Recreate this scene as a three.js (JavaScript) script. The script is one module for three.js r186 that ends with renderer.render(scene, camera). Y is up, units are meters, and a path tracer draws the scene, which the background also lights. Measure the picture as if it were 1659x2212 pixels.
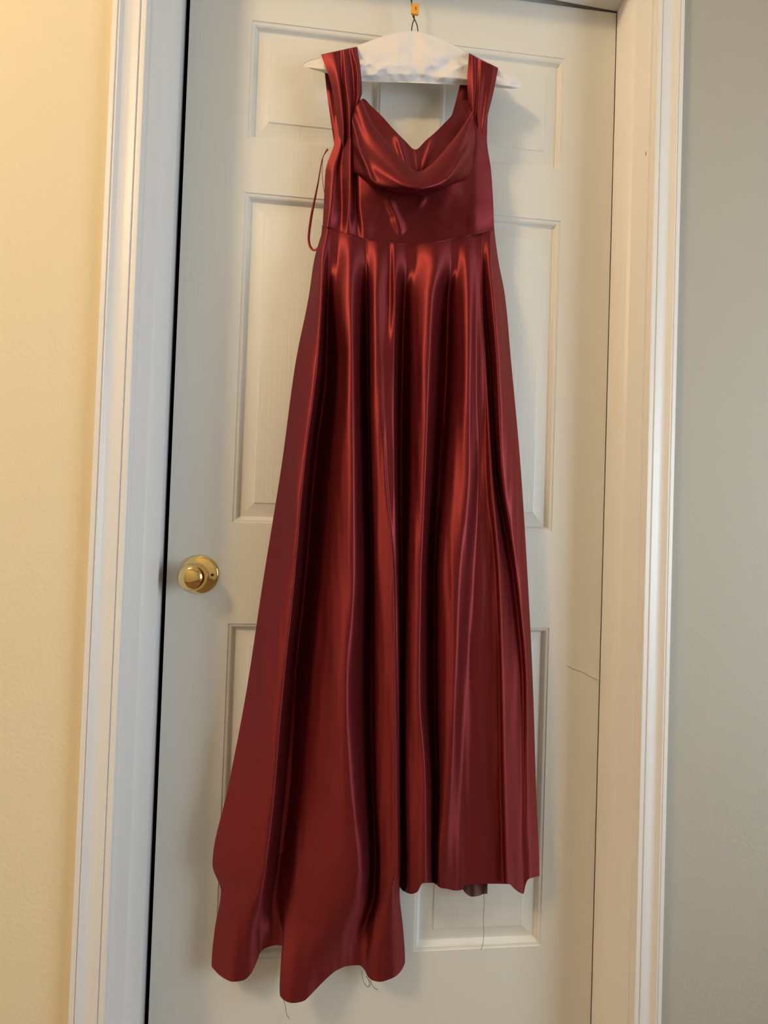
import * as THREE from 'three';
import { mergeGeometries, mergeVertices, toCreasedNormals } from 'three/addons/utils/BufferGeometryUtils.js';
import { RectAreaLightUniformsLib } from 'three/addons/lights/RectAreaLightUniformsLib.js';
import { ImprovedNoise } from 'three/addons/math/ImprovedNoise.js';

// ------------------------------------------------------------------ camera, light, exposure
// The door leaf is fitted as the plane z = 0 of its own axes; it stands a little ajar, so those axes
// are turned about the hinge (DOOR_TURN) against the frame and the walls, whose axes are the world's.
const W = 1659, H = 2212, FOCAL = 900;
const HINGE = 0.765, DOOR_TURN = THREE.MathUtils.degToRad(-2.1);
const M_DOOR = new THREE.Matrix4().makeTranslation(HINGE, 0, 0)
  .multiply(new THREE.Matrix4().makeRotationY(DOOR_TURN))
  .multiply(new THREE.Matrix4().makeTranslation(-HINGE, 0, 0));
const EYE = new THREE.Vector3(0.30497, 1.01880, 0.72519);
const EYE_ROT = new THREE.Quaternion().setFromEuler(new THREE.Euler(0.014768, -0.077466, 0.033515, 'YXZ'));

const scene = new THREE.Scene();
const camera = new THREE.PerspectiveCamera(2 * Math.atan(H / 2 / FOCAL) * 180 / Math.PI, W / H, 0.02, 40);
camera.position.copy(EYE).applyMatrix4(M_DOOR);
camera.quaternion.setFromRotationMatrix(M_DOOR).multiply(EYE_ROT);
scene.add(camera);

const renderer = new THREE.WebGLRenderer({ antialias: true });
renderer.toneMapping = THREE.LinearToneMapping;
renderer.toneMappingExposure = 1.0;
renderer.shadowMap.enabled = true;
RectAreaLightUniformsLib.init();

scene.background = new THREE.Color().setRGB(0.62, 0.8, 1.0);          // overcast daylight sky, seen only through the window

const FLOOR_Y = -0.07, CEIL_Y = 2.72, WALL_Z = 0.079;
const ROOM = { x0: -1.75, x1: 1.85, z1: 3.0 };
const LAMP_AT = new THREE.Vector3(-1.14, CEIL_Y, 1.22);
const LAMP_I = 8.0;
const WIN = { z: 1.12, y: 1.08, w: 0.85, h: 0.9 };                     // window in the right-hand wall
const COL_WARM = new THREE.Color().setRGB(1.0, 0.73, 0.43);
function windowLight(name, color, level, w, h, p, to) {
  const l = new THREE.RectAreaLight(color, level, w, h);
  l.name = name; l.position.set(...p); l.lookAt(...to); scene.add(l);
}
windowLight('window_daylight', new THREE.Color().setRGB(0.70, 0.87, 1.0), 9.8, WIN.w, WIN.h, [ROOM.x1 - 0.01, WIN.y, WIN.z], [0, WIN.y, WIN.z]);

// ------------------------------------------------------------------ helpers
const rotR = new THREE.Matrix4().makeRotationFromQuaternion(EYE_ROT);
const tmpV = new THREE.Vector3();
// a point of the door's axes at distance z in front of the leaf
function at(px, py, z) {
  tmpV.set((px - W / 2) / FOCAL, -(py - H / 2) / FOCAL, -1).applyMatrix4(rotR);
  const t = (z - EYE.z) / tmpV.z;
  return new THREE.Vector3(EYE.x + tmpV.x * t, EYE.y + tmpV.y * t, z);
}
const noise = new ImprovedNoise();
const fbm = (x, y, z, n = 4) => { let s = 0, a = 0.5; for (let i = 0; i < n; i++) { s += a * noise.noise(x, y, z); x *= 2.03; y *= 2.03; z *= 2.03; a *= 0.5; } return s; };
function rng(seed) { let s = seed >>> 0; return () => { s = (s + 0x6D2B79F5) | 0; let t = Math.imul(s ^ (s >>> 15), 1 | s); t = (t + Math.imul(t ^ (t >>> 7), 61 | t)) ^ t; return ((t ^ (t >>> 14)) >>> 0) / 4294967296; }; }
// monotone cubic through sorted points
function pchip(xs, ys) {
  const n = xs.length, h = [], d = [], m = new Array(n).fill(0);
  for (let i = 0; i < n - 1; i++) { h.push(xs[i + 1] - xs[i]); d.push((ys[i + 1] - ys[i]) / (xs[i + 1] - xs[i])); }
  for (let i = 1; i < n - 1; i++) if (d[i - 1] * d[i] > 0) { const a = 2 * h[i] + h[i - 1], b = h[i] + 2 * h[i - 1]; m[i] = (a + b) / (a / d[i - 1] + b / d[i]); }
  m[0] = d[0]; m[n - 1] = d[n - 2];
  return x => {
    if (x <= xs[0]) return ys[0]; if (x >= xs[n - 1]) return ys[n - 1];
    let i = 0; while (x > xs[i + 1]) i++;
    const t = (x - xs[i]) / h[i], t2 = t * t, t3 = t2 * t;
    return ys[i] * (2 * t3 - 3 * t2 + 1) + h[i] * m[i] * (t3 - 2 * t2 + t) + ys[i + 1] * (3 * t2 - 2 * t3) + h[i] * m[i + 1] * (t3 - t2);
  };
}
const lerp = (a, b, t) => a + (b - a) * t;
const smooth = t => { t = Math.min(1, Math.max(0, t)); return t * t * (3 - 2 * t); };
function grid(nu, nv, f) {                                              // f(i / nu, j / nv) -> Vector3
  const pos = [], uv = [], ix = [];
  for (let j = 0; j <= nv; j++) for (let i = 0; i <= nu; i++) { const p = f(i / nu, j / nv); pos.push(p.x, p.y, p.z); uv.push(p.x, p.y); }
  for (let j = 0; j < nv; j++) for (let i = 0; i < nu; i++) { const a = j * (nu + 1) + i, b = a + 1, c = a + nu + 1, d = c + 1; ix.push(a, c, b, b, c, d); }
  const g = new THREE.BufferGeometry();
  g.setAttribute('position', new THREE.Float32BufferAttribute(pos, 3));
  g.setAttribute('uv', new THREE.Float32BufferAttribute(uv, 2));
  g.setIndex(ix); g.computeVertexNormals();
  return g;
}
function join(list) { const g = mergeGeometries(list.map(x => x.index ? x.toNonIndexed() : x)); return g; }
function weld(list) {                                                   // one smooth skin out of several grids
  const g = mergeGeometries(list); g.deleteAttribute('normal'); g.deleteAttribute('uv');
  const m = mergeVertices(g, 2e-5); m.computeVertexNormals();
  const p = m.attributes.position, uv = [];
  for (let i = 0; i < p.count; i++) uv.push(p.getX(i), p.getY(i));
  m.setAttribute('uv', new THREE.Float32BufferAttribute(uv, 2));
  return m;
}
function box(x0, x1, y0, y1, z0, z1) {
  const g = new THREE.BoxGeometry(x1 - x0, y1 - y0, z1 - z0); g.translate((x0 + x1) / 2, (y0 + y1) / 2, (z0 + z1) / 2);
  boxUV(g); return g;
}
function boxUV(g) {                                                     // uv in metres from the dominant axis of each face
  const p = g.attributes.position, n = g.attributes.normal, uv = [];
  for (let i = 0; i < p.count; i++) {
    const ax = Math.abs(n.getX(i)), ay = Math.abs(n.getY(i)), az = Math.abs(n.getZ(i));
    if (az >= ax && az >= ay) uv.push(p.getX(i), p.getY(i)); else if (ax >= ay) uv.push(p.getZ(i), p.getY(i)); else uv.push(p.getX(i), p.getZ(i));
  }
  g.setAttribute('uv', new THREE.Float32BufferAttribute(uv, 2));
}
function mesh(name, g, m, parent) {
  const o = new THREE.Mesh(g, m); o.name = name; o.castShadow = o.receiveShadow = true;
  (parent || scene).add(o); return o;
}
const used = {};
function numbered(name) { const k = used[name] = (used[name] ?? -1) + 1; return k ? `${name}_${String(k).padStart(3, '0')}` : name; }
function struct(name, g, m) { const o = mesh(name, g, m); o.userData.kind = 'structure'; return o; }
// a thing (or a piece of the setting) whose parts are given in the door's axes
function onDoor(name, base, data) {
  const o = new THREE.Group(); o.name = numbered(name); o.userData = data;
  o.position.copy(base).applyMatrix4(M_DOOR); o.rotation.y = DOOR_TURN; o.userData = data; scene.add(o);
  const shift = base.clone().negate();
  return { o, part(n, g, m, parent) { g.translate(shift.x, shift.y, shift.z); return mesh(n, g, m, parent || o); } };
}
function tube(pts, r, seg = 40, rad = 8) { return new THREE.TubeGeometry(new THREE.CatmullRomCurve3(pts), seg, r, rad, false); }

// ------------------------------------------------------------------ textures and materials
function noiseTex(w, h, f, srgb = false) {
  const d = new Uint8Array(w * h * 4);
  for (let y = 0; y < h; y++) for (let x = 0; x < w; x++) { const c = f(x / w, y / h, x, y), k = (y * w + x) * 4; for (let i = 0; i < 3; i++) d[k + i] = Math.max(0, Math.min(255, Math.round((Array.isArray(c) ? c[i] : c) * 255))); d[k + 3] = 255; }
  const t = new THREE.DataTexture(d, w, h); t.wrapS = t.wrapT = THREE.RepeatWrapping; t.magFilter = THREE.LinearFilter; t.minFilter = THREE.LinearMipmapLinearFilter; t.generateMipmaps = true;
  if (srgb) t.colorSpace = THREE.SRGBColorSpace; t.needsUpdate = true; return t;
}
const tile = (f, u, v, pu, pv) => { // periodic blend
  const a = f(u, v), b = f(u - 1, v), c = f(u, v - 1), d = f(u - 1, v - 1);
  return (a * (1 - u) + b * u) * (1 - v) + (c * (1 - u) + d * u) * v;
};
const peel = noiseTex(512, 512, (u, v) => 0.5 + 0.9 * tile((a, b) => fbm(a * 42, b * 42, 3.1, 3), u, v));            // roller stipple of wall paint
peel.repeat.set(4, 4);
const grain = noiseTex(512, 512, (u, v) => 0.5 + 0.8 * tile((a, b) => fbm(a * 60, b * 3.2 + 0.4 * noise.noise(a * 4, b * 4, 0), 7.7, 4), u, v)); // embossed wood grain of the moulded door
grain.repeat.set(5, 2.5);
const brush = noiseTex(256, 512, (u, v) => 0.5 + 0.8 * tile((a, b) => fbm(a * 30, b * 2, 1.7, 3), u, v));
brush.repeat.set(14, 2);
const weave = noiseTex(256, 256, (u, v, x, y) => 0.5 + 0.25 * Math.sin(x * Math.PI / 2) * 0.6 + 0.25 * Math.sin((x + y) * Math.PI / 4) + 0.12 * (((x * 73 + y * 151) % 17) / 17 - 0.5));
weave.repeat.set(26, 26);
const crumple = noiseTex(256, 256, (u, v) => 0.5 + 0.9 * tile((a, b) => fbm(a * 9, b * 9, 4.2, 5), u, v));
crumple.repeat.set(6, 6);

const lin = (r, g, b) => new THREE.Color().setRGB(r, g, b);
const MAT = {
  door: new THREE.MeshPhysicalMaterial({ color: lin(0.74, 0.73, 0.68), roughness: 0.5, bumpMap: grain, bumpScale: 0.00025 }),
  trim: new THREE.MeshPhysicalMaterial({ color: lin(0.82, 0.80, 0.78), roughness: 0.42, bumpMap: brush, bumpScale: 0.00018 }),
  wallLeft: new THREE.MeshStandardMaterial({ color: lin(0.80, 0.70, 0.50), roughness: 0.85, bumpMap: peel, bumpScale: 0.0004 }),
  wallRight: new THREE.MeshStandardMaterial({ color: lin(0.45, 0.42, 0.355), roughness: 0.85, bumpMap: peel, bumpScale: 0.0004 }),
  room: new THREE.MeshStandardMaterial({ color: lin(0.6, 0.59, 0.56), roughness: 0.9 }),
  ceiling: new THREE.MeshStandardMaterial({ color: lin(0.6, 0.59, 0.56), roughness: 0.95 }),
  floor: new THREE.MeshStandardMaterial({ color: lin(0.16, 0.11, 0.07), roughness: 0.7 }),
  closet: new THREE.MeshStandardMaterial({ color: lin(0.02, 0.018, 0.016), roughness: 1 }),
  brass: new THREE.MeshPhysicalMaterial({ color: lin(0.82, 0.60, 0.24), metalness: 1, roughness: 0.10 }),
  hole: new THREE.MeshStandardMaterial({ color: lin(0.03, 0.02, 0.01), roughness: 0.8 }),
  satin: new THREE.MeshPhysicalMaterial({ color: lin(0.222, 0.025, 0.028), roughness: 0.54, metalness: 0.8, anisotropy: 0.75, anisotropyRotation: Math.PI / 2, side: THREE.DoubleSide, bumpMap: weave, bumpScale: 0.00002, sheen: 0.08, sheenRoughness: 0.5, sheenColor: lin(0.35, 0.06, 0.08) }),
  lining: new THREE.MeshPhysicalMaterial({ color: lin(0.10, 0.035, 0.04), roughness: 0.35, metalness: 0.4, side: THREE.DoubleSide }),
  paper: new THREE.MeshPhysicalMaterial({ color: lin(0.80, 0.76, 0.75), roughness: 0.85, side: THREE.DoubleSide, bumpMap: crumple, bumpScale: 0.0004 }),
  wire: new THREE.MeshStandardMaterial({ color: lin(0.045, 0.035, 0.025), roughness: 0.45, metalness: 0.6 }),
  thread: new THREE.MeshStandardMaterial({ color: lin(0.17, 0.12, 0.10), roughness: 0.9 }),
  scratch: new THREE.MeshStandardMaterial({ color: lin(0.34, 0.28, 0.21), roughness: 0.9 }),
  lampGlass: new THREE.MeshStandardMaterial({ color: lin(0.9, 0.85, 0.75), roughness: 0.4, emissive: COL_WARM, emissiveIntensity: 3 }),
  pane: new THREE.MeshPhysicalMaterial({ color: lin(1, 1, 1), transmission: 1, thickness: 0, roughness: 0.02 }),
};
const tagCanvas = document.createElement('canvas'); tagCanvas.width = 64; tagCanvas.height = 96;
{ const c = tagCanvas.getContext('2d'); c.fillStyle = '#f2a53a'; c.fillRect(0, 0, 64, 96); c.fillStyle = '#5a3208'; c.font = 'bold 44px sans-serif'; c.textAlign = 'center'; c.fillText('1', 36, 62); }
const tagTex = new THREE.CanvasTexture(tagCanvas); tagTex.colorSpace = THREE.SRGBColorSpace;
MAT.tag = new THREE.MeshStandardMaterial({ color: 0xffffff, map: tagTex, roughness: 0.5 });

// ------------------------------------------------------------------ room
const T = 0.12;                                                          // wall thickness
const FRAME = { jambL: -0.009, jambR: 0.771, head: 1.979, zBack: -0.038 };
const CAS = 0.0435;
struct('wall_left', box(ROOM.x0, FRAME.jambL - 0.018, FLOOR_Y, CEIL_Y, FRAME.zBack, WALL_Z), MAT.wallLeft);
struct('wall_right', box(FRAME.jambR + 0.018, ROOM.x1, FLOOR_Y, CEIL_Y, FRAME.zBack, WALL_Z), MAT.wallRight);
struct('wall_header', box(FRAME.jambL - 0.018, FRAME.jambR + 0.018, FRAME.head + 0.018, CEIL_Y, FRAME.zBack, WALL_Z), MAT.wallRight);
struct('floor', box(ROOM.x0 - T, ROOM.x1 + T, FLOOR_Y - T, FLOOR_Y, -1.0, ROOM.z1 + T), MAT.floor);
struct('ceiling', box(ROOM.x0 - T, ROOM.x1 + T, CEIL_Y, CEIL_Y + T, -1.0, ROOM.z1 + T), MAT.ceiling);
struct('wall_side_left', box(ROOM.x0 - T, ROOM.x0, FLOOR_Y, CEIL_Y, -1.0, ROOM.z1 + T), MAT.room);
{
  const z0 = WIN.z - WIN.w / 2, z1 = WIN.z + WIN.w / 2, y0 = WIN.y - WIN.h / 2, y1 = WIN.y + WIN.h / 2, X = ROOM.x1;
  struct('wall_side_right', join([box(X, X + T, FLOOR_Y, CEIL_Y, -1.0, z0), box(X, X + T, FLOOR_Y, CEIL_Y, z1, ROOM.z1 + T), box(X, X + T, FLOOR_Y, y0, z0, z1), box(X, X + T, y1, CEIL_Y, z0, z1)]), MAT.room);
}
struct('wall_back', box(ROOM.x0, ROOM.x1, FLOOR_Y, CEIL_Y, ROOM.z1, ROOM.z1 + T), MAT.room);
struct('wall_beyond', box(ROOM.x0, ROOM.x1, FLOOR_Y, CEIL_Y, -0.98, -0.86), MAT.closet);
function makeWindow(name, W0, place) {
  const w = new THREE.Group(); w.name = name; w.userData.kind = 'structure'; place(w); scene.add(w);
  const hw = W0.w / 2, hh = W0.h, b = 0.05;
  mesh('window_frame', join([box(-hw, -hw + b, 0, hh, -0.02, 0.03), box(hw - b, hw, 0, hh, -0.02, 0.03), box(-hw + b, hw - b, 0, b, -0.02, 0.03), box(-hw + b, hw - b, hh - b, hh, -0.02, 0.03), box(-hw + b, hw - b, hh / 2 - 0.02, hh / 2 + 0.02, -0.02, 0.03)]), MAT.trim, w);
  for (const [y0, y1] of [[b, hh / 2 - 0.02], [hh / 2 + 0.02, hh - b]]) mesh('pane', box(-hw + b, hw - b, y0, y1, 0.004, 0.008), MAT.pane, w);
}
makeWindow('window_1', WIN, w => { w.position.set(ROOM.x1 + 0.05, WIN.y - WIN.h / 2, WIN.z); w.rotation.y = -Math.PI / 2; });
{ // ceiling lamp, above and to the left of the door, outside the frame
  const l = new THREE.Group(); l.name = 'ceiling_lamp'; l.position.copy(LAMP_AT); scene.add(l);
  l.userData = { label: 'round flush ceiling lamp with a warm glass dome', category: 'lamp' };
  mesh('base_plate', new THREE.CylinderGeometry(0.13, 0.135, 0.025, 48).translate(0, -0.0125, 0), MAT.brass, l);
  const pts = []; for (let i = 0; i <= 20; i++) { const a = i / 20 * Math.PI / 2; pts.push(new THREE.Vector2(0.001 + 0.12 * Math.sin(a), -0.025 - 0.075 * Math.cos(a))); }
  mesh('lamp_shade', new THREE.LatheGeometry(pts, 48), MAT.lampGlass, l);
  const p = new THREE.PointLight(COL_WARM, LAMP_I, 0, 2); p.name = 'ceiling_lamp_light'; p.position.set(0, -0.14, 0);
  p.castShadow = true; p.shadow.radius = 8; p.shadow.mapSize.set(2048, 2048); p.shadow.bias = -0.0005; l.add(p);
}

// ------------------------------------------------------------------ door frame and casing
const casingProfile = [[0, 0], [0, 0.009], [0.001, 0.010], [0.0075, 0.0105], [0.0080, 0.0090], [0.0092, 0.0090], [0.0097, 0.0112], [0.0120, 0.0113], [0.0160, 0.0100], [0.0205, 0.0094], [0.0250, 0.0098], [0.0290, 0.0114], [0.0315, 0.0138], [0.0330, 0.0153], [0.0350, 0.0153], [0.0355, 0.0138], [0.0367, 0.0138], [0.0373, 0.0154], [0.0425, 0.0154], [0.0435, 0.0144], [0.0435, 0]];
// sweeps a profile (s outwards, h above the wall) straight from p0 to p1 with mitred ends
function moulding(profile, P) { // P(s, h, end) -> Vector3
  const pos = [], ix = [];
  const n = profile.length;
  for (const e of [0, 1]) for (const [s, h] of profile) { const p = P(s, h, e); pos.push(p.x, p.y, p.z); }
  for (let i = 0; i < n - 1; i++) ix.push(i, i + 1, n + i, i + 1, n + i + 1, n + i);
  const g = new THREE.BufferGeometry(); g.setAttribute('position', new THREE.Float32BufferAttribute(pos, 3)); g.setIndex(ix);
  g.computeVertexNormals(); const c = toCreasedNormals(g, 0.5); boxUV(c); return c;
}
const reveal = 0.004, cyT = FRAME.head + reveal, cxL = FRAME.jambL - reveal, cxR = FRAME.jambR + reveal;
function frameSide(name, side) {
  const s = side < 0 ? -1 : 1, jx = side < 0 ? FRAME.jambL : FRAME.jambR, cx = side < 0 ? cxL : cxR;
  const g = new THREE.Group(); g.name = name; g.userData.kind = 'structure'; g.position.set(jx, FLOOR_Y, 0); scene.add(g);
  const put = (n, geo) => { geo.translate(-jx, -FLOOR_Y, 0); return mesh(n, geo, MAT.trim, g); };
  const y0 = FLOOR_Y;
  put('casing', moulding(casingProfile, (a, h, e) => new THREE.Vector3(cx + s * a, e ? cyT + a : y0, WALL_Z + h)));
  // jamb board with slightly eased front arris
  const jp = [[0, FRAME.zBack], [0, WALL_Z - 0.0025], [0.0008, WALL_Z - 0.0008], [0.0025, WALL_Z], [0.0178, WALL_Z], [0.0178, FRAME.zBack], [0, FRAME.zBack]];
  const j = moulding(jp, (a, z, e) => new THREE.Vector3(jx + s * a, e ? FRAME.head + 0.018 : y0, z)); put('jamb', j);
  // door stop with a moulded front edge
  const t = side < 0 ? 0.0068 : 0.0082, zb = side < 0 ? -0.003 : 0.0012;
  const sp = [[0.0005, zb], [-t, zb], [-t, 0.0265], [-t + 0.0008, 0.0300], [-t + 0.0020, 0.0325], [-t + 0.0022, 0.0340], [-t * 0.45, 0.0375], [-t * 0.12, 0.0405], [0.0005, 0.0425]];
  put('door_stop', moulding(sp, (a, z, e) => new THREE.Vector3(jx + s * a, e ? FRAME.head - 0.0085 : y0, z)));
  return g;
}
const frameL = frameSide('trim_1', -1), frameR = frameSide('trim_2', 1);
{
  const g = new THREE.Group(); g.name = 'trim_3'; g.userData.kind = 'structure'; g.position.set((cxL + cxR) / 2, FRAME.head, 0); scene.add(g);
  const put = (n, geo) => { geo.translate(-(cxL + cxR) / 2, -FRAME.head, 0); return mesh(n, geo, MAT.trim, g); };
  put('casing', moulding(casingProfile, (a, h, e) => new THREE.Vector3(e ? cxL - a : cxR + a, cyT + a, WALL_Z + h)));
  put('jamb', box(FRAME.jambL, FRAME.jambR, FRAME.head, FRAME.head + 0.0178, FRAME.zBack, WALL_Z));
  put('door_stop', box(FRAME.jambL, FRAME.jambR, FRAME.head - 0.0085, FRAME.head, 0.0012, 0.0385));
}
{ // a chip knocked out of the jamb's edge
  const c = new THREE.SphereGeometry(0.0018, 12, 10); c.scale(0.5, 2.6, 0.8);
  mesh('chip', c.translate(0.0003, 1.6415 - FLOOR_Y, 0.0735), MAT.scratch, frameR);
}

// ------------------------------------------------------------------ door leaf
const DB = -0.055, DT = 1.9685, DW = 0.762;
const door = onDoor('door_1', new THREE.Vector3(0, DB, 0), { kind: 'structure' });
const cols = [[0.1035, 0.3302], [0.4378, 0.6659]], rows = [[1.6640, 1.8716], [1.0033, 1.5706], [0.2694, 0.8320]];
{
  const sh = new THREE.Shape([[0, DB], [DW, DB], [DW, DT], [0, DT]].map(p => new THREE.Vector2(...p)));
  for (const [a, b] of cols) for (const [c, d] of rows) sh.holes.push(new THREE.Path([[a, c], [a, d], [b, d], [b, c]].map(p => new THREE.Vector2(...p))));
  const g = new THREE.ExtrudeGeometry(sh, { depth: 0.035, bevelEnabled: false }); g.translate(0, 0, -0.035); boxUV(g);
  door.part('door_slab', g, MAT.door);
  // moulding and raised field of one panel: nested rectangles, inset and depth in metres
  const prof = [[0, -0.030], [0, 0], [0.0006, -0.0012], [0.0022, -0.0016], [0.0048, -0.0022], [0.0066, -0.0036], [0.0080, -0.0058], [0.0090, -0.0078], [0.0104, -0.0088], [0.0124, -0.0088], [0.0335, -0.0036], [0.0345, -0.0024], [0.0360, -0.0020]];
  for (const [c, d] of rows) for (const [a, b] of cols) {
    const pos = [], ix = [];
    for (const [s, z] of prof) pos.push(a + s, c + s, z, b - s, c + s, z, b - s, d - s, z, a + s, d - s, z);
    for (let k = 0; k < prof.length - 1; k++) for (let i = 0; i < 4; i++) { const p = k * 4 + i, q = k * 4 + (i + 1) % 4; ix.push(p, q, q + 4, p, q + 4, p + 4); }
    const l = (prof.length - 1) * 4; ix.push(l, l + 1, l + 2, l, l + 2, l + 3, 0, 2, 1, 0, 3, 2);
    const pg = new THREE.BufferGeometry(); pg.setAttribute('position', new THREE.Float32BufferAttribute(pos, 3)); pg.setIndex(ix);
    const n = toCreasedNormals(pg, 0.32); boxUV(n);
    door.part('door_panel', n, MAT.door);
  }
  // brass knob: rose, neck and ball
  const K = new THREE.Vector3(0.0535, 0.9138, 0);
  const lathe = (pts, z = 64) => { const g = new THREE.LatheGeometry(new THREE.SplineCurve(pts.map(p => new THREE.Vector2(...p))).getPoints(70), z); g.rotateX(Math.PI / 2); g.translate(K.x, K.y, 0); return g; };
  const ball = lathe([[0.0095, 0.0085], [0.0088, 0.0130], [0.0098, 0.0165], [0.0150, 0.0195], [0.0205, 0.0240], [0.0228, 0.0300], [0.0222, 0.0355], [0.0195, 0.0410], [0.0150, 0.0448], [0.0080, 0.0470], [0.0001, 0.0474]]);
  const knob = door.part('door_knob', ball, MAT.brass); knob.userData.label = 'polished brass round door knob';
  const rose = lathe([[0.0325, 0.0000], [0.0326, 0.0020], [0.0318, 0.0042], [0.0292, 0.0058], [0.0245, 0.0072], [0.0190, 0.0090], [0.0150, 0.0108], [0.0118, 0.0118], [0.0085, 0.0120]]);
  door.part('rose', rose, MAT.brass, knob);
  const hp = at(459, 1242, 0.0085);
  const ph = new THREE.CylinderGeometry(0.0021, 0.0021, 0.004, 20).rotateX(Math.PI / 2).translate(hp.x, hp.y, 0.0082);
  door.part('release_hole', ph, MAT.hole, knob);
  door.part('hairline_crack', tube([[1225, 1438], [1240, 1446], [1256, 1451], [1272, 1460], [1291, 1469]].map(p => at(p[0], p[1], 0.0001)), 0.0006, 30, 6), MAT.scratch);
}

// ------------------------------------------------------------------ hanger
{
  const hb = at(893, 180, 0.035);
  const hanger = onDoor('clothes_hanger', hb, { label: 'white paper-covered wire clothes hanger hooked over the door top, holding the red gown', category: 'hanger' });
  const topL = pchip([655, 661, 690, 720, 775, 800, 830, 862, 893, 925, 960, 988, 1012, 1045, 1078, 1105, 1121, 1129], [141, 134, 125, 113, 97, 88, 77, 70, 67, 74, 88, 102, 117, 133, 150, 163, 173, 184]);
  const botL = pchip([655, 690, 718, 745, 780, 860, 940, 1008, 1065, 1090, 1112, 1129], [145, 154, 162, 169, 176, 178, 181, 184, 188, 191, 192, 187]);
  const sheet = front => grid(120, 40, (u, v) => {
    const px = lerp(655, 1129, u), y = lerp(topL(px), botL(px), v);
    const b = Math.sqrt(Math.max(0, 1 - Math.pow(2 * u - 1, 8))) * Math.sin(Math.PI * Math.min(1, Math.max(0, 0.02 + v * 0.93)) ) ;
    const edge = Math.min(1, Math.min(u, 1 - u) * 18) * Math.min(1, 6 * Math.min(v, 1.0 - v));
    const centre = Math.exp(-Math.pow((px - 893) / 11, 2)) * (1 - v) * 0.0045;
    const cr = (0.5 - Math.abs(noise.noise(px * 0.014 + y * 0.008, y * 0.02, front ? 2.2 : 8.8))) * 0.011 + (0.5 - Math.abs(noise.noise(px * 0.032, y * 0.03 - px * 0.012, 5.5))) * 0.006 + fbm(px * 0.05, y * 0.05, 1.5, 2) * 0.002 - 0.004;
    const low = smooth((v - 0.55) / 0.45);
    const z = 0.036 + (front ? 1 : -1) * edge * (0.004 + 0.008 * b + 0.004 * low) + (front ? edge * (cr - centre - 0.004) : 0);
    return at(px, y, z);
  });
  hanger.part('paper_cover', weld([sheet(true), sheet(false)]), MAT.paper);
  const w1 = [[889, 74], [889.5, 62], [890.5, 54], [893, 46], [895, 40], [893, 33], [891.5, 24], [890.5, 14], [889, 4], [887.5, -10]].map((p, i) => at(p[0] + (i > 4 ? Math.sin(i * 1.6) * 0.9 : 0), p[1], 0.032 - 0.0015 * (i > 4 ? Math.cos(i * 1.6) : 0)));
  const w2 = [[903, 76], [902.5, 64], [901, 55], [897.5, 46], [894.5, 40], [892.5, 33], [891.5, 24], [890.5, 14], [889, 4], [887.5, -10]].map((p, i) => at(p[0] - (i > 4 ? Math.sin(i * 1.6) * 0.9 : 0), p[1], 0.032 + 0.0015 * (i > 4 ? Math.cos(i * 1.6) : 0)));
  const top = w1[w1.length - 1];
  const hook = [w1[w1.length - 2], top, new THREE.Vector3(top.x, 1.925, 0.031), new THREE.Vector3(top.x, 1.952, 0.026), new THREE.Vector3(top.x, 1.9672, 0.012), new THREE.Vector3(top.x, 1.9704, -0.004), new THREE.Vector3(top.x, 1.9704, -0.028), new THREE.Vector3(top.x, 1.964, -0.037), new THREE.Vector3(top.x, 1.945, -0.038)];
  const wire = hanger.part('wire_hook', join([tube(w1, 0.0009, 60), tube(w2, 0.0009, 60), tube(hook, 0.0013, 80)]), MAT.wire);
  const t0 = at(896.5, 22.5, 0.035);
  const shape = new THREE.Shape(); const a = 0.0062, b = 0.0085, r = 0.0012;
  shape.moveTo(-a + r, -b); shape.lineTo(a - r, -b); shape.quadraticCurveTo(a, -b, a, -b + r); shape.lineTo(a, b - r); shape.quadraticCurveTo(a, b, a - r, b); shape.lineTo(-a + r, b); shape.quadraticCurveTo(-a, b, -a, b - r); shape.lineTo(-a, -b + r); shape.quadraticCurveTo(-a, -b, -a + r, -b);
  const tg = new THREE.ExtrudeGeometry(shape, { depth: 0.0022, bevelEnabled: true, bevelThickness: 0.0003, bevelSize: 0.0003, bevelSegments: 2 });
  { const p = tg.attributes.position, uv = []; for (let i = 0; i < p.count; i++) uv.push((p.getX(i) + a) / (2 * a), (p.getY(i) + b) / (2 * b)); tg.setAttribute('uv', new THREE.Float32BufferAttribute(uv, 2)); }
  tg.rotateZ(-0.06); tg.translate(t0.x, t0.y, t0.z);
  const tag = hanger.part('size_tag', tg, MAT.tag); tag.userData.label = 'small orange tag on the hook wire';
}

// ------------------------------------------------------------------ gown
const gownBase = at(740, 2130, 0.03);
const gown = onDoor('evening_gown', gownBase, { label: 'long dark red satin gown with cowl neck hanging on the white panel door', category: 'dress' });

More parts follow.
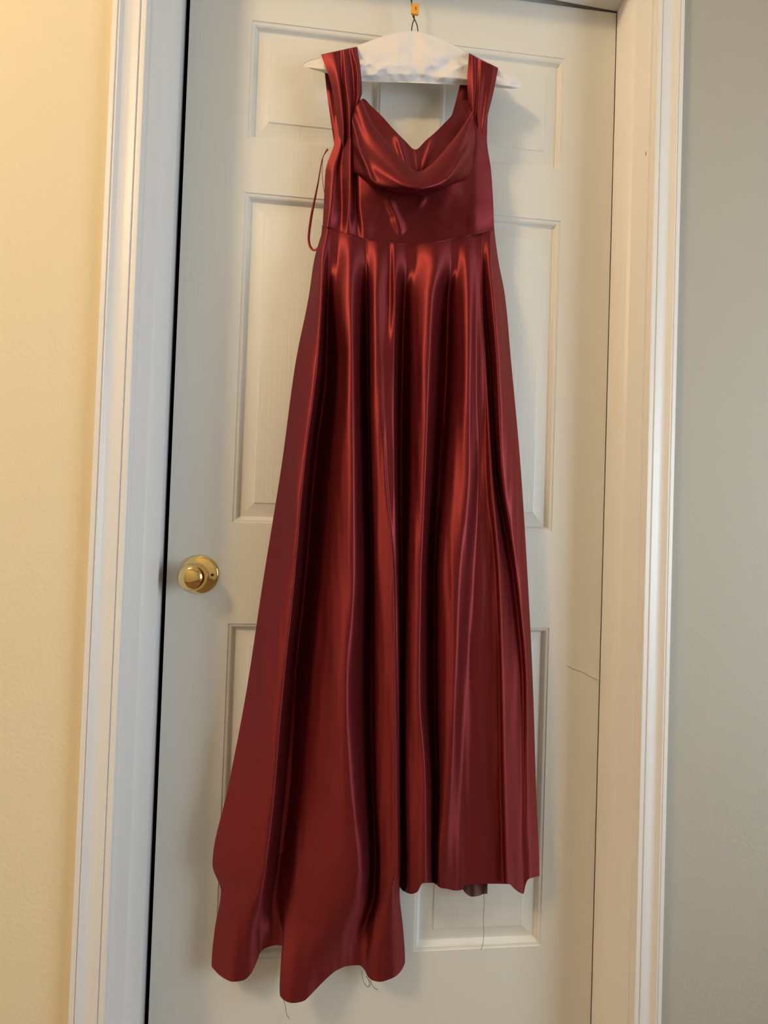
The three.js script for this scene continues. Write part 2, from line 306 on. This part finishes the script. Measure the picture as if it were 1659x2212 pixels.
// surface from knots: rows = [y, [x...], [z in mm...]]
function knotted(table, deep = z => z) {
  const ys = table.map(r => r[0]), n = table[0][1].length;
  const fx = [], fz = [];
  for (let k = 0; k < n; k++) { fx.push(pchip(ys, table.map(r => r[1][k]))); fz.push(pchip(ys, table.map(r => r[2][k]))); }
  const ks = [...Array(n).keys()];
  let cacheY = null, cx, cz;
  return (u, y) => {
    if (y !== cacheY) { cacheY = y; cx = pchip(ks, fx.map(f => f(y))); cz = pchip(ks, fz.map(f => f(y))); }
    return [cx(u), deep(cz(u)) / 1000];
  };
}
const skirtTable = [
  //        edge R1   V1   R2   V2   R3   V3a  R3a  V3   R4   V4    R5    F5    V5    R6    V6    R7    edge
  [500, [696, 708, 730, 757, 790, 815, 838, 853, 897, 942, 985, 1008, 1028, 1038, 1041, 1045, 1058, 1068]],
  [560, [679, 698, 728, 757, 796, 817, 841, 853, 897, 942, 988, 1010, 1030, 1040, 1042, 1045, 1058, 1076]],
  [640, [667, 694, 724, 757, 800, 814, 841, 853, 892, 931, 985, 1013, 1030, 1040, 1042, 1046, 1065, 1091]],
  [780, [639, 684, 735, 760, 800, 815, 832, 850, 895, 924, 985, 1012, 1030, 1046, 1049, 1057, 1075, 1104]],
  [1000, [609, 657, 717, 761, 804, 829, 837, 851, 892, 918, 968, 1010, 1035, 1047, 1060, 1068, 1085, 1124]],
  [1250, [569, 634, 697, 761, 810, 848, 853, 858, 882, 908, 947, 990, 1026, 1070, 1079, 1108, 1118, 1140]],
  [1500, [531, 608, 673, 745, 812, 852, 857, 862, 876, 905, 948, 980, 1010, 1077, 1086, 1128, 1138, 1152]],
  [1700, [493, 590, 658, 755, 814, 853, 859, 863, 876, 917, 950, 972, 1004, 1079, 1090, 1128, 1138, 1158]],
  [1868, [459, 570, 642, 770, 822, 857, 862, 865, 879, 918, 946, 962, 1000, 1084, 1095, 1128, 1140, 1165]],
  [1925, [477, 560, 636, 765, 820, 845, 856, 863, 880, 919, 946, 962, 1000, 1086, 1097, 1130, 1141, 1166]],
  [2000, [471, 548, 627, 758, 814, 843, 857, 866, 881, 920, 946, 962, 1000, 1086, 1097, 1130, 1141, 1166]],
];
// each fold: the wall that drops from a ridge, a trench floor (share f of the way to the next lit flank), the flank, the next ridge
const trench = [[10, [0.8, 0.74, 0.68, 0.66, 0.68, 0.77, 0.78, 0.78, 0.78, 0.78, 0.78]], [8, [0.6, 0.6, 0.52, 0.42, 0.38, 0.42, 0.5, 0.5, 0.5, 0.5, 0.5]], [4, [0.85, 0.82, 0.8, 0.83, 0.84, 0.86, 0.85, 0.85, 0.77, 0.77, 0.77]], [2, [0.5, 0.5, 0.48, 0.42, 0.4, 0.4, 0.4, 0.45, 0.45, 0.45, 0.45]]];
const skirtZ = [
  [36, 45, 43, 43, 46, 43, 43, 45, 44, 45, 43, 43, 45, 43, 43, 45, 43, 43, 43, 43, 44, 34],
  [42, 60, 50, 50, 64, 50, 52, 60, 54, 60, 50, 50, 66, 52, 52, 60, 54, 52, 53, 50, 58, 40],
  [44, 74, 44, 57, 76, 38, 57, 66, 58, 68, 34, 50, 72, 32, 48, 66, 58, 54, 56, 46, 66, 40],
  [46, 80, 24, 57, 80, 28, 62, 72, 69, 68, 18, 50, 69, 16, 46, 68, 58, 56, 57, 40, 68, 42],
  [46, 84, 14, 55, 82, 24, 64, 76, 73, 71, 12, 53, 68, 9, 46, 72, 58, 60, 68, 40, 68, 44],
  [44, 82, 12, 51, 84, 22, 62, 80, 76, 72, 24, 59, 74, 16, 56, 80, 56, 58, 69, 42, 56, 42],
  [42, 78, 9, 45, 84, 16, 53, 73, 70, 66, 26, 57, 74, 18, 54, 76, 54, 56, 69, 46, 52, 40],
  [40, 74, 9, 41, 82, 14, 50, 70, 66, 60, 22, 54, 76, 20, 54, 66, 52, 54, 69, 48, 50, 38],
  [38, 70, 9, 39, 78, 14, 50, 68, 62, 56, 16, 52, 78, 22, 54, 58, 52, 54, 68, 48, 48, 36],
  [36, 64, 9, 37, 70, 14, 46, 62, 54, 48, 12, 50, 76, 20, 50, 56, 50, 52, 66, 48, 48, 34],
  [34, 54, 9, 33, 58, 14, 42, 54, 48, 40, 10, 50, 76, 20, 50, 56, 50, 52, 66, 48, 48, 34],
];
skirtTable.forEach((row, r) => {
  for (const [k, f] of trench) row[1].splice(k, 0, lerp(row[1][k - 1], row[1][k], f[r]));
  row[2] = skirtZ[r];
});
const KN = skirtTable[0][1].length - 1;                               // knot index of the right edge
const skirtAt = knotted(skirtTable);
const waistY = pchip([690, 715, 735, 760, 800, 850, 890, 940, 985, 1030, 1068], [487, 491, 500, 506, 521, 526, 527, 523, 514, 505, 497]);
const trainHem = [ // u, x, y, z mm
  [0, 457, 2088, 30], [0.12, 470, 2103, 34], [0.28, 485, 2114, 40], [0.5, 503, 2121, 44], [0.72, 525, 2118, 42], [0.9, 544, 2101, 36], [1.0, 556, 2074, 30], [1.12, 562, 2058, 24], [1.25, 576, 2047, 20], [1.45, 598, 2042, 16], [1.62, 616, 2045, 18],
  [1.7, 617, 2072, 26], [1.82, 612, 2108, 38], [1.92, 604, 2132, 46], [2.0, 604, 2148, 50], [2.1, 614, 2161, 54], [2.28, 632, 2167, 56], [2.48, 655, 2163, 54], [2.66, 672, 2148, 50], [2.84, 698, 2121, 42], [3.05, 726, 2097, 34], [3.3, 750, 2087, 26], [3.6, 775, 2085, 22], [3.8, 788, 2096, 24], [3.95, 794, 2109, 30], [4.1, 803, 2117, 36], [4.4, 820, 2121, 42], [4.9, 840, 2116, 42], [5.5, 856, 2108, 38], [6.2, 868, 2095, 32], [7, 875, 2080, 26]];
const remap = pchip([0, 1, 2, 3, 4, 7], [0, 1, 3, 4, 6, 9]);            // hem stations follow the knots, trench floors included
for (const p of trainHem) p[0] = remap(p[0]);
const hemX = pchip(trainHem.map(p => p[0]), trainHem.map(p => p[1])), hemYt = pchip(trainHem.map(p => p[0]), trainHem.map(p => p[2])), hemZ = pchip(trainHem.map(p => p[0]), trainHem.map(p => p[3]));
const frontHem = pchip([864, 872, 887, 900, 908, 912, 935, 942, 952, 965, 985, 1000, 1005, 1050, 1098, 1108, 1120, 1129, 1133, 1140, 1150, 1167], [1915, 1925, 1931, 1927, 1913, 1908, 1907, 1911, 1918, 1920, 1924, 1921, 1912, 1909, 1910, 1919, 1928, 1931, 1915, 1900, 1896, 1892]);
const rndW = rng(5);
function skirtPoint(u, y) {
  const [x, z] = skirtAt(u, y);
  const w = smooth((y - 540) / 260);
  const n = 0.0022 * w * noise.noise(x * 0.035, y * 0.0035, 1.3) + 0.0012 * w * noise.noise(x * 0.09, y * 0.006, 6.1);
  return at(x, y, z + n);
}
const Y1 = 1868;
{
  const NU = 340, parts = [];
  // upper skirt, waist seam to just above the hem
  parts.push(grid(NU, 190, (a, v) => {
    const u = a * KN, x0 = skirtAt(u, 500)[0], y = lerp(waistY(x0), Y1, v);
    return skirtPoint(u, y);
  }));
  const cut = Math.round(NU * 9 / KN);                                    // left of this column the skirt runs on into the train
  parts.push(grid(cut, 70, (a, v) => {
    const u = a * cut / NU * KN, e = smooth(v);
    const hy = hemYt(u), y = lerp(Y1, hy, v);
    const p = skirtAt(u, Math.min(y, 2000)), q = smooth((y - 1925) / (hy - 1925));
    const x = lerp(p[0], hemX(u), q), z = lerp(p[1], hemZ(u) / 1000, q);
    const w = lerp(1, 0.6, v), n = 0.0022 * noise.noise(x * 0.035, y * 0.0035, 1.3) + 0.0012 * noise.noise(x * 0.09, y * 0.006, 6.1);
    return at(x, y, z + n);
  }));
  parts.push(grid(NU - cut, 12, (a, v) => {
    const u = lerp(cut, NU, a) / NU * KN, x0 = skirtAt(u, 1868)[0];
    return skirtPoint(u, lerp(Y1, frontHem(x0), v));
  }));
  // back of the skirt, close to the door
  parts.push(grid(60, 80, (a, v) => {
    const y = lerp(0, 1, v), yl = lerp(waistY(696), Y1, y), yr = lerp(waistY(1068), Y1 + 22, y);
    const A = skirtPoint(0, yl), B = skirtPoint(KN, Math.min(yr, 1890));
    const p = A.clone().lerp(B, a); const k = Math.min(1, Math.min(a, 1 - a) * 12);
    p.z = lerp(p.z, 0.008 + 0.004 * Math.sin(a * 40 + v), smooth(k)); return p;
  }));
  gown.part('skirt', weld(parts), MAT.satin);
}
// lining peeping out below the hem
gown.part('lining', grid(30, 24, (a, v) => {
  const px = lerp(982, 1053, a), b = pchip([982, 1000, 1006, 1020, 1035, 1046, 1053], [1908, 1922, 1930, 1937, 1935, 1931, 1931])(px);
  const fold = 0.006 * Math.cos((px - 1022) * 0.16);
  return at(px, lerp(1830, b, v), 0.026 + fold + 0.01 * v - 0.008 * Math.pow(v, 6));
}), MAT.lining);

// bodice
const leftE = pchip([200, 240, 262, 290, 320, 345, 380, 430, 490], [724, 730, 732, 727, 716, 705, 703, 700, 696]);
const rightE = pchip([200, 240, 262, 300, 345, 400, 450, 500], [1058, 1051, 1046, 1052, 1059, 1063, 1066, 1068]);
const bodTop = pchip([725, 742, 765, 783, 800, 825, 850, 875, 897, 920, 940, 955, 978, 986, 1000, 1022, 1050], [250, 236, 226, 213, 228, 251, 279, 304, 323, 303, 286, 271, 244, 222, 216, 225, 246]);
const bodKnots = { // u along the bodice: 0..10
  300: [[0, 735, 757, 764, 772, 830, 898, 960, 1012, 1030, 1], [38, 46, 46, 60, 50, 60, 66, 64, 60, 50, 36]],
};
const bodTable = [
  [215, [724, 738, 742, 756, 766, 776, 830, 898, 960, 1008, 1024, 1055], [40, 46, 43, 49, 44, 47, 50, 52, 52, 48, 50, 42]],
  [300, [723, 738, 742, 757, 764, 774, 830, 898, 960, 1006, 1026, 1052], [40, 46, 43, 55, 46, 50, 56, 60, 60, 54, 56, 46]],
  [370, [703, 722, 735, 757, 766, 774, 830, 898, 960, 1004, 1024, 1061], [40, 49, 43, 58, 45, 54, 66, 72, 72, 64, 62, 50]],
  [450, [699, 715, 737, 755, 768, 781, 830, 898, 960, 1004, 1023, 1066], [40, 52, 42, 56, 44, 52, 51, 53, 55, 56, 58, 48]],
  [500, [696, 708, 733, 752, 772, 788, 830, 898, 960, 1004, 1022, 1068], [38, 47, 42, 48, 42, 47, 41, 41, 43, 44, 48, 42]],
  [528, [692, 706, 731, 752, 774, 790, 830, 898, 960, 1004, 1022, 1072], [38, 46, 41, 46, 42, 44, 40, 40, 42, 43, 46, 42]],
];
const bodAt = knotted(bodTable);
const ridge = (x, y, x0, y0, x1, y1, w, h) => { const dx = x1 - x0, dy = y1 - y0, L = Math.hypot(dx, dy), t = ((x - x0) * dx + (y - y0) * dy) / (L * L), d = ((x - x0) * dy - (y - y0) * dx) / L; const e = Math.max(0, 1 - Math.pow(Math.abs(2 * t - 1), 4)); return t < 0 || t > 1 ? 0 : h * e * Math.exp(-d * d / (w * w)); };
gown.part('bodice', weld([
  grid(220, 110, (a, v) => {
    const u = a * 11, xr = bodAt(u, 300)[0], xw = bodAt(u, 500)[0];
    const y = lerp(bodTop(xr), waistY(xw) + 1, v);
    let [x, z] = bodAt(u, y);
    z += ridge(x, y, 836, 426, 872, 505, 8, 0.0052) + ridge(x, y, 846, 470, 868, 512, 6, 0.002) + ridge(x, y, 918, 425, 900, 450, 7, 0.0015) + ridge(x, y, 985, 400, 930, 480, 16, 0.0012);
    z += 0.0012 * noise.noise(x * 0.03, y * 0.03, 9.2);
    if (y < 380 && x > 770 && x < 1020) z += ridge(x, y, 858, 290, 880, 366, 8, 0.007) + ridge(x, y, 898, 318, 905, 368, 3, 0.003) + ridge(x, y, 938, 292, 912, 366, 5, 0.004);
    return at(x, y, z);
  }),
  grid(40, 40, (a, v) => {                                               // back panel
    const yl = lerp(330, waistY(696), v), yr = lerp(330, waistY(1068), v);
    const A = at(bodAt(0, yl)[0], yl, bodAt(0, yl)[1]), B = at(bodAt(11, yr)[0], yr, bodAt(11, yr)[1]);
    const p = A.clone().lerp(B, a); p.z = lerp(p.z, 0.012, smooth(Math.min(1, Math.min(a, 1 - a) * 10))); return p;
  })]), MAT.satin);
// waist seam piping
{
  const pts = []; for (let i = 0; i <= 60; i++) { const u = i / 60 * KN, x0 = skirtAt(u, 500)[0], y = waistY(x0); const [x, z] = skirtAt(u, y); pts.push(at(x, y, z + 0.0002)); }
  gown.part('waist_seam', tube(pts, 0.0007, 160, 6), MAT.satin);
}
// cowl: curves from strap to strap, from the free edge down to the tuck
const cowl = [
  [[781, 213, 50], [806, 266, 62], [842, 312, 76], [875, 350, 87], [904, 371, 92], [930, 356, 90], [965, 318, 82], [1000, 272, 70], [1021, 238, 54]],
  [[778, 217, 55], [802, 272, 67], [840, 319, 81], [874, 358, 92], [904, 379, 97], [933, 363, 95], [968, 325, 87], [1002, 279, 75], [1022, 243, 59]],
  [[766, 238, 56], [790, 300, 72], [834, 350, 89], [873, 384, 101], [905, 398, 106], [942, 384, 103], [978, 346, 96], [1007, 302, 82], [1024, 264, 60]],
  [[760, 262, 55], [783, 335, 72], [830, 376, 90], [872, 399, 101], [905, 408, 104], [945, 399, 102], [982, 372, 96], [1009, 332, 82], [1026, 296, 60]],
  [[760, 320, 53], [782, 364, 68], [821, 393, 84], [866, 410, 92], [905, 416, 94], [946, 409, 92], [984, 388, 86], [1009, 362, 74], [1026, 336, 58]],
  [[763, 372, 50], [786, 385, 60], [814, 405, 66], [860, 415, 66], [905, 421, 66], [946, 414, 65], [985, 396, 63], [1007, 389, 58], [1025, 372, 52]],
  [[763, 364, 42], [786, 376, 44], [814, 395, 44], [860, 404, 46], [905, 409, 46], [946, 402, 46], [985, 386, 46], [1007, 380, 45], [1025, 364, 42]],
];
{
  const ks = [...Array(9).keys()], ts = [0, 0.06, 0.28, 0.52, 0.74, 0.94, 1];
  const cs = cowl.map(c => [0, 1, 2].map(k => pchip(ks, c.map(p => p[k]))));
  gown.part('cowl_drape', grid(140, 90, (a, v) => {
    const s = a * 8; const f = k => pchip(ts, cs.map(c => c[k](s)))(v);
    const x = f(0), y = f(1); let z = f(2) / 1000;
    const mid = Math.sin(Math.PI * a), q = Math.sin(Math.PI * Math.min(1, v / 0.94));
    z += 0.0030 * q * (0.3 + 0.7 * (1 - mid)) * Math.sin(v * 15 + 1.2 * Math.sin(a * 3.1));
    z += ridge(x, y, 766, 300, 808, 402, 7, 0.006) + ridge(x, y, 1003, 330, 965, 392, 8, 0.003);
    return at(x, y, z);
  }), MAT.satin);
}
// straps: pleated bands over the hanger
function strap(name, table, nv = 60) {
  const f = knotted(table), n = table[0][1].length - 1, tops = table[0], y0 = table[0][3], y1 = table[table.length - 1][3];
  const ya = pchip([...Array(n + 1).keys()], y0), yb = pchip([...Array(n + 1).keys()], y1), t0 = table[0][0], t1 = table[table.length - 1][0];
  return grid(90, nv, (a, v) => {
    const u = a * n, t = lerp(t0, t1, v), [x, z] = f(u, t);
    return at(x, lerp(ya(u), yb(u), v), z);
  });
}
gown.part('strap', strap('l', [
  [0, [694, 722, 734, 744, 752, 762, 771], [54, 61, 58, 62, 58, 62, 56], [119, 113, 110, 108, 106, 104, 102]],
  [0.3, [714, 732, 738, 748, 761, 773, 779], [52, 62, 56, 63, 54, 62, 55]],
  [0.6, [724, 739, 744, 755, 764, 774, 782], [50, 60, 54, 62, 52, 58, 51]],
  [0.82, [731, 742, 746, 756, 760, 764, 772], [46, 55, 50, 58, 50, 52, 48]],
  [1, [734, 742, 746, 757, 760, 763, 768], [39, 43, 41, 50, 42, 43, 42], [318, 322, 322, 316, 296, 280, 262]],
]), MAT.satin);
gown.part('strap', strap('r', [
  [0, [1013, 1021, 1030, 1042, 1054, 1066, 1076], [54, 60, 58, 62, 62, 61, 54], [116, 120, 125, 131, 137, 142, 148]],
  [0.4, [1009, 1024, 1031, 1037, 1046, 1056, 1066], [53, 60, 57, 61, 58, 60, 53]],
  [0.75, [1012, 1022, 1027, 1033, 1040, 1047, 1055], [50, 57, 54, 58, 55, 57, 49]],
  [1, [1018, 1024, 1028, 1033, 1037, 1042, 1047], [44, 49, 47, 50, 48, 49, 42], [256, 272, 282, 290, 294, 292, 276]],
]), MAT.satin);
gown.part('back_strap', strap('bl', [
  [0, [698, 706, 716, 730], [22, 20, 20, 24], [122, 120, 118, 116]],
  [0.45, [707, 714, 722, 732], [20, 22, 22, 24]],
  [1, [722, 726, 732, 742], [34, 38, 40, 42], [312, 310, 306, 300]],
]), MAT.satin);
gown.part('back_strap', strap('br', [
  [0, [1002, 1014, 1034, 1060], [24, 20, 20, 22], [130, 128, 134, 140]],
  [0.45, [993, 1005, 1018, 1040], [28, 32, 30, 28]],
  [1, [976, 992, 1010, 1034], [46, 48, 46, 44], [250, 262, 268, 270]],
]), MAT.satin);
// top folds of the straps where they lie over the hanger
gown.part('strap_fold', grid(30, 8, (a, v) => { const x = lerp(694, 771, a), y = lerp(119, 102, a); return at(x + (v - 0.5) * 2, y - 1.5 * Math.sin(Math.PI * v), lerp(0.054, 0.022, v)); }), MAT.satin);
gown.part('strap_fold', grid(30, 8, (a, v) => { const x = lerp(1013, 1076, a), y = lerp(116, 148, a); return at(x, y - 1.5 * Math.sin(Math.PI * v), lerp(0.054, 0.022, v)); }), MAT.satin);
// lacing ribbon hanging in a loop at the side
{
  const c = new THREE.CatmullRomCurve3([[708, 322, 44], [702, 331, 40], [697, 341, 34], [692, 365, 30], [687, 395, 28], [680, 430, 27], [673, 465, 27], [668, 500, 27], [667, 518, 27], [670, 532, 28], [677, 540, 30], [685, 538, 32], [693, 528, 36]].map(p => at(p[0], p[1], p[2] / 1000)));
  const N = 90, pts = c.getPoints(N);
  const wd = pchip([0, 0.16, 0.3, 0.5, 0.72, 1], [0.0019, 0.0008, 0.0011, 0.0021, 0.0020, 0.0020]);
  gown.part('lacing_ribbon', grid(N, 8, (a, v) => {
    const i = Math.round(a * N), p = pts[i], t = pts[Math.min(N, i + 1)].clone().sub(pts[Math.max(0, i - 1)]).normalize();
    const sx = new THREE.Vector3(-t.y, t.x, 0).normalize(), ang = v * 2 * Math.PI, w = wd(a);
    return p.clone().addScaledVector(sx, Math.cos(ang) * w).add(new THREE.Vector3(0, 0, Math.sin(ang) * 0.0006));
  }), MAT.satin);
  gown.part('lacing_ribbon', tube([[697, 343, 33], [696, 365, 30], [697, 390, 29], [700, 412, 30], [704, 430, 33]].map(p => at(p[0], p[1], p[2] / 1000)), 0.0005, 40, 6), MAT.satin);
}
// loose threads at the raw hem
for (const line of [
  [[781, 2096, 22], [783, 2110, 20], [787, 2124, 16], [795, 2132, 14], [798, 2126, 14], [795, 2114, 16], [790, 2108, 20]],
  [[793, 2112, 26], [799, 2120, 20], [800, 2127, 16], [797, 2133, 14]],
  [[801, 2118, 30], [804, 2128, 22], [810, 2135, 16], [816, 2138, 12]],
  [[613, 2160, 50], [617, 2175, 30], [619, 2190, 14], [625, 2201, 6]],
  [[1045, 1930, 22], [1046, 1950, 14], [1044, 1985, 10], [1045, 2015, 10], [1043, 2040, 8], [1039, 2052, 5]],
]) gown.part('loose_thread', tube(line.map(p => at(p[0], p[1], p[2] / 1000)), 0.0004, 30, 5), MAT.thread);

renderer.render(scene, camera);
